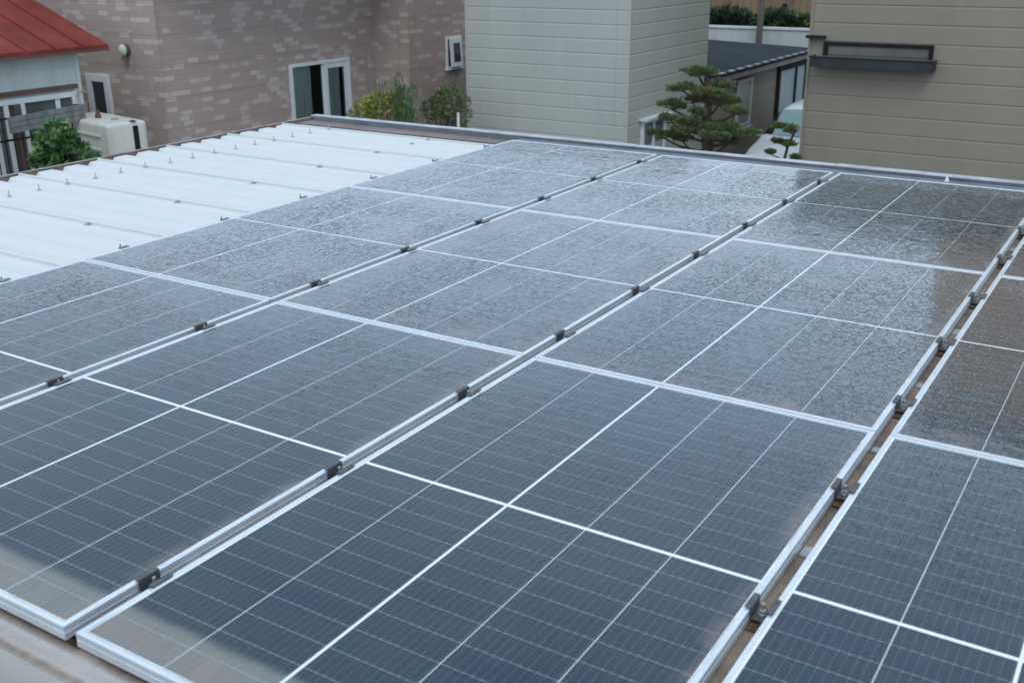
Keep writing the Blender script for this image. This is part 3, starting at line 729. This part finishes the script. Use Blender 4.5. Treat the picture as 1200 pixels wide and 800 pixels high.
for lx in (-.5, .5):
    for ly in (-.2, .2):
        bm = B(); box(bm, lx - .025, lx + .025, ly - .025, ly + .025, 0, 1.19); link('leg', bm, 'galvanised', TK)

# ------------------------------------------------------------------ fence by the white house
FN = thing('metal_fence', 'black bar fence with wire rails before the white house', 'fence', (-10.9, 5.0, 0))
bm = B()
yy = 0
while yy < 3.1: tube(bm, [(0, yy, .9), (0, yy, 2.27)], .009, 6); yy += .125
link('bars', bm, 'black_metal', FN)
bm = B()
for zz in (2.27, 2.0, 1.55, 1.1): box(bm, -.014, .014, -.02, 3.12, zz - .012, zz + .012)
link('rail', bm, 'black_metal', FN)
for py in (0, 1.55, 3.1):
    bm = B(); box(bm, -.03, .03, py - .03, py + .03, 0, 2.33); link('post', bm, 'black_metal', FN)
bm = B()
for i in range(3): box(bm, -.02, .012, 0, 1.12, i * .068, i * .068 + .062)
o = link('board', bm, 'grey_wood', None); o.location = (-10.78, 7.02, 2.10); o.rotation_euler = (math.radians(2), 0, 0)
tag(o, 'weathered grey boards fixed level along the top of the black fence', 'boards')

# ------------------------------------------------------------------ plants
def leaf(bm, p, d, size, wid=.5, nrm=None):
    d = d.normalized(); n_ = (nrm or Vector((random.uniform(-1, 1), random.uniform(-1, 1), random.uniform(.2, 1)))).normalized()
    s_ = d.cross(n_)
    if s_.length < .05: s_ = Vector((1, 0, 0))
    s_ = s_.normalized() * size * wid
    vs = [bm.verts.new(q) for q in (p, p + d * size * .45 + s_ * .5 + n_ * size * .06, p + d * size, p + d * size * .45 - s_ * .5 + n_ * size * .06)]
    bm.faces.new(vs)
def rnd_in():
    while True:
        v = Vector((random.uniform(-1, 1), random.uniform(-1, 1), random.uniform(-1, 1)))
        if v.length < 1: return v
def clump(bm, c, r, n, size, wid=.5, up=.3, shell=.35):
    c = Vector(c)
    for i in range(n):
        v = rnd_in(); L = v.length
        v = v / max(L, .01) * (L ** shell)
        p = c + Vector((v.x * r[0], v.y * r[1], v.z * r[2]))
        leaf(bm, p, v + Vector((random.uniform(-.6, .6), random.uniform(-.6, .6), up + random.uniform(-.4, .4))), size * random.uniform(.6, 1.3), wid)
def needle_pad(bm, c, rx, ry, rz, n):
    c = Vector(c)
    for i in range(n):
        a = random.uniform(0, 2 * math.pi); r = math.sqrt(random.random()); wob = 1 + .18 * math.sin(3 * a + c.x * 9) + .12 * math.sin(5 * a + c.z * 7)
        top = (1 - r * r) ** .5
        zz = random.uniform(-.55, 1.0) * rz * (.35 + .65 * top)
        p = c + Vector((math.cos(a) * r * rx * wob, math.sin(a) * r * ry * wob, zz))
        d = Vector((math.cos(a) * r * .7, math.sin(a) * r * .7, .8)) + rnd_in() * .55
        for q in range(3): leaf(bm, p, d + rnd_in() * .55, random.uniform(.035, .065), .16)
def limb(bm, a, b, r0, r1, sag=.0, n=5):
    a, b = Vector(a), Vector(b); pts = []
    for i in range(n + 1):
        t = i / n; p = a.lerp(b, t); p.z -= sag * math.sin(math.pi * t); p += Vector((random.uniform(-1, 1), random.uniform(-1, 1), 0)) * .012; pts.append(p)
    tube(bm, pts, [r0 + (r1 - r0) * i / n for i in range(n + 1)], 7)
# camera model for laying out crowns at a real distance (plain numbers, evaluated once at y = const)
def at(x, y, Y):
    d = RT * ((x - 600) / 1247.14) + DN * ((y - 400) / 1247.14) + FW
    t = (Y + 1.0349) / d.y; return Vector((1.7069, -1.0349, 4.2545)) + d * t

PT = thing('shaped_pine', 'cloud pruned pine with flat needle pads between the sage house and car', 'tree', (-3.55, 12.0, 0))
tx, ty = -3.53, 12.0
base = Vector((tx, ty, 0)) - Vector(PT.location)
pads = [(818, 85, .22, 0), (848, 100, .13, .1), (800, 104, .17, -.1), (829, 109, .21, -.15), (786, 124, .17, .0), (842, 121, .22, .15), (862, 131, .13, .0), (816, 132, .10, -.2), (787, 141, .14, -.1),
        (806, 143, .12, -.28), (778, 159, .19, .05), (806, 153, .22, -.22), (842, 150, .22, -.12), (868, 159, .22, .05), (838, 162, .16, -.3), (800, 163, .13, .2), (853, 166, .12, .2), (825, 146, .14, .3), (812, 118, .12, .3)]
L = Vector(PT.location)
bm = B(); trunk = [Vector((tx + .03, ty, 0)), Vector((tx + .02, ty, .9)), Vector((tx - .01, ty, 1.5)), Vector((tx + .05, ty, 1.8)), Vector((tx - .0, ty, 2.1)), Vector((tx + .04, ty, 2.4)), Vector((tx - .02, ty, 2.66)), Vector((tx, ty, 2.80))]
tube(bm, [p - L for p in trunk], [.13, .11, .09, .075, .06, .045, .03, .015], 9)
for (px, py, r, dy) in pads:
    P = at(px, py + 3, 12.0 + dy); zt = max(1.2, P.z - .12); k = min(range(len(trunk)), key=lambda i: abs(trunk[i].z - zt)); A = trunk[k].copy(); A.z = zt
    limb(bm, A - L, P - L, .026, .010, .04)
    for q in range(5):
        a = random.uniform(0, 6.28); limb(bm, P - L, P - L + Vector((math.cos(a) * r * .7, math.sin(a) * r * .5, random.uniform(-.01, .03))), .008, .004, 0, 2)
link('trunk', bm, 'bark', PT, smooth=True)
bm = B()
for (px, py, r, dy) in pads:
    P = at(px, py, 12.0 + dy) - L; needle_pad(bm, P, r, r * .75, .042, int(6000 * r * r) + 70)
    for q in range(3):
        a = random.uniform(0, 6.28); needle_pad(bm, P + Vector((math.cos(a) * r * .8, math.sin(a) * r * .6, random.uniform(-.03, .03))), r * .45, r * .4, .05, int(2600 * r * r) + 50)
link('crown', bm, 'needles', PT)

ST = thing('small_pine', 'small bent young pine in front of the white car', 'tree', (-2.95, 13.0, 0))
L = Vector(ST.location); bm = B()
tp = [at(915, 205, 13.0), at(919, 188, 13.0), at(923, 172, 13.0), at(930, 158, 13.0), at(933, 150, 13.0)]
tube(bm, [(tp[0].x - .05 - L.x, 0, 0)] + [p - L for p in tp], [.035, .03, .022, .019, .015, .01], 8)
sp = [(913, 150, .10), (928, 153, .13), (911, 167, .10), (927, 169, .12), (901, 180, .08), (932, 185, .07)]
for (px, py, r) in sp: limb(bm, tp[3 if py < 160 else (2 if py < 175 else 1)] - L, at(px, py, 13.0) - L, .011, .005, .0, 3)
link('trunk', bm, 'bark', ST, smooth=True)
bm = B()
for (px, py, r) in sp:
    for q in range(3): needle_pad(bm, at(px, py, 13.0) - L + Vector((random.uniform(-.5, .5) * r, random.uniform(-.5, .5) * r, random.uniform(-.03, .03))), r * .6, r * .55, .032, 90)
link('crown', bm, 'bush', ST)

def shrub(name, label, mat, Y, blobs, stems, leafsz, wid, up=.3, den=1.0, cat='shrub', zb=0):
    c0_ = at(blobs[0][0], blobs[0][1], Y); T = thing(name, label, cat, (c0_.x, Y, zb)); L = Vector(T.location)
    bm = B()
    for (px, py, rx, rz, n) in blobs:
        P = at(px, py, Y + random.uniform(-.15, .15)); base_ = Vector((c0_.x + (P.x - c0_.x) * .4, Y, zb))
        for q in range(stems): limb(bm, base_ - L + Vector((random.uniform(-.1, .1), random.uniform(-.1, .1), 0)), P - L + rnd_in() * rx * .6, .014, .004, 0, 4)
    link('stem', bm, 'bark', T, smooth=True)
    bm = B()
    for (px, py, rx, rz, n) in blobs:
        P = at(px, py, Y + random.uniform(-.15, .15)); clump(bm, P - L, (rx, rx * .8, rz), int(n * den), leafsz, wid, up)
    link('foliage', bm, mat, T); return T
shrub('yellow_shrub', 'shrub of yellow green and reddish leaves by the patio window', 'mixed_leaf', 12.2, [(450, 133, .30, .22, 520), (425, 135, .22, .13, 260), (440, 122, .2, .12, 220), (470, 138, .22, .14, 220), (462, 120, .14, .10, 120)], 3, .085, .38, .5)
shrub('upright_shrub', 'tall thin willow like shrub rising right of the yellow leaved shrub', 'willow', 12.0, [(472, 125, .14, .28, 520), (468, 98, .05, .13, 60), (462, 110, .10, .12, 120), (482, 115, .08, .2, 150), (475, 140, .2, .15, 260), (446, 101, .08, .03, 26)], 3, .085, .16, 1.0)
shrub('round_shrub', 'loose round green shrub against the sage house wall corner', 'bush', 12.6, [(524, 122, .26, .20, 620), (510, 128, .22, .16, 360), (538, 128, .2, .24, 420), (526, 108, .18, .10, 200), (500, 132, .12, .06, 80), (520, 142, .25, .15, 300)], 4, .06, .42, .4)
shrub('vine_plant', 'bright green broad leaved vine in front of the black fence', 'vine', 7.0, [(62, 158, .17, .09, 150), (48, 161, .08, .04, 40), (76, 166, .15, .09, 160), (62, 173, .2, .10, 230), (92, 178, .11, .06, 90), (56, 187, .18, .08, 170), (106, 184, .09, .04, 60), (78, 186, .2, .07, 150), (66, 146, .07, .04, 30)], 3, .095, .75, .1)
for q, (pxs, lab) in enumerate((((852, 12, .85), 'dark rounded bush left of the utility pole beyond the pale wall'), ((912, 15, .8), 'green bush right of the utility pole beyond the pale wall'), ((938, 20, .5), 'narrow pale green bush at the tan house edge beyond the pale wall'), ((832, 18, .5), 'low dark bush at the sage house edge beyond the pale wall'))):
    x_, y_, r_ = pxs; shrub('garden_bush', lab, 'farleaf' if q != 2 else 'bush', 26.2, [(x_, y_ + 11, r_ * .7, .24, 600), (x_ + 7, y_ + 15, r_ * .6, .2, 400), (x_ - 8, y_ + 15, r_ * .6, .2, 400)], 3, .16, .45, .3)
bm = B(); tube(bm, [(0, 0, 0), (0, 0, 1.92)], .022, 8); o = link('garden_stake', bm, 'white_frame', None); o.location = at(537, 140, 12.3); o.location.z = 0; tag(o, 'thin white stake standing in the round shrub', 'stake')

# ------------------------------------------------------------------ white car, nose towards the carport
CAR = thing('parked_car', 'white hatchback car parked facing the carport between garage and tan house', 'car', (-4.02, 16.7, 0))
hw = .80
sts = [ # y, z_low, z_belt, half width low, (top z, half width top)
 (0.00, .30, .62, .62, .66, .55), (.06, .22, .70, .74, .76, .66), (.35, .20, .80, .80, .90, .72), (.85, .20, .86, .81, 1.00, .72),
 (.95, .20, .88, .81, 1.03, .715), (1.60, .20, .92, .81, 1.44, .60), (1.85, .20, .93, .81, 1.50, .585), (2.6, .20, .95, .81, 1.53, .58), (3.4, .20, .96, .80, 1.47, .57), (3.75, .22, .96, .78, 1.30, .58), (3.9, .30, .94, .72, 1.0, .62)]
bm = B(); rings = []
for (yy, zl, zb, w_, zt, wt) in sts:
    half = [(w_ * .86, zl), (w_, zl + .12), (w_ * 1.01, (zl + zb) / 2), (w_, zb), (wt + (w_ - wt) * .12, zt - (zt - zb) * .12), (wt * .93, zt), (wt * .5, zt + .022), (0, zt + .03)]
    full = [(-x_, z_) for x_, z_ in half] + [(x_, z_) for x_, z_ in half[::-1][1:]]
    rings.append([bm.verts.new((x_, yy, z_)) for x_, z_ in full])
for a, b in zip(rings, rings[1:]):
    for i in range(len(a) - 1): bm.faces.new((a[i], a[i + 1], b[i + 1], b[i]))
bm.faces.new(rings[0]); bm.faces.new(rings[-1])
cb_ = link('body', bm, 'car_paint', CAR, smooth=True); m_ = cb_.modifiers.new('sub', 'SUBSURF'); m_.levels = 2; m_.render_levels = 2
# windscreen: slightly proud of the body
bm = B(); rr = []
for t in [i / 6 for i in range(7)]:
    yy = .97 + (1.56 - .97) * t; z0_ = 1.045 + (1.435 - 1.045) * t; wt = .685 + (.555 - .685) * t
    rr.append([bm.verts.new((wt * q, yy - .022 + .06 * abs(q) ** 2.5, z0_ + .028 * (1 - q * q) + .012)) for q in (-1, -.75, -.5, -.25, 0, .25, .5, .75, 1)])
for a, b in zip(rr, rr[1:]):
    for i in range(8): bm.faces.new((a[i], a[i + 1], b[i + 1], b[i]))
link('windscreen', bm, 'car_glass', CAR, smooth=True)
for sx in (-1, 1):   # dark glass border beside each pillar
    bm = B(); rr = []
    for t in [i / 6 for i in range(7)]:
        yy = .97 + .59 * t; z0_ = 1.045 + .39 * t; wt = .685 - .13 * t; wi = .60 - .02 * t if t < .99 else .55
        rr.append([bm.verts.new((sx * wt * q if k else sx * min(wi - .10 * (1 - t), wt), yy - .026 + .06 * q ** 2.5, z0_ + .028 * (1 - q * q) + .016)) for k, q in ((0, .80), (1, 1.0))])
    for a, b in zip(rr, rr[1:]): bm.faces.new((a[0], a[1], b[1], b[0]))
    link('glass_border', bm, 'black_metal', CAR)
for sx in (-1, 1):
    bm = B(); pts = [(1.25, .985), (3.35, 1.0), (3.15, 1.36), (1.85, 1.41), (1.62, 1.36)]
    vs = []
    for (yy, zz) in pts: vs.append(bm.verts.new((sx * (.815 - (zz - .95) * .42), yy, zz)))
    bm.faces.new(vs); link('side_window', bm, 'dark_glass', CAR)
    for wy_ in (.72, 3.15):
        bm = B(); tube(bm, [(sx * .62, wy_, .30), (sx * .80, wy_, .30)], .30, 24); wh = link('wheel', bm, 'rubber', CAR)
        bm = B(); tube(bm, [(sx * .79, wy_, .30), (sx * .815, wy_, .30)], .19, 20); link('rim', bm, 'galvanised', wh)
    bm = B(); bmesh.ops.create_uvsphere(bm, u_segments=12, v_segments=8, radius=.13)
    for v in bm.verts: v.co.y *= .5; v.co.z *= .7
    off(bm, (sx * .56, .09, .68)); link('headlight', bm, 'lens', CAR, smooth=True)
    bm = B(); box(bm, sx * .86 - .07, sx * .86 + .07, 1.22, 1.30, .98, 1.10); link('mirror', bm, 'car_paint', CAR, bevel=.02)
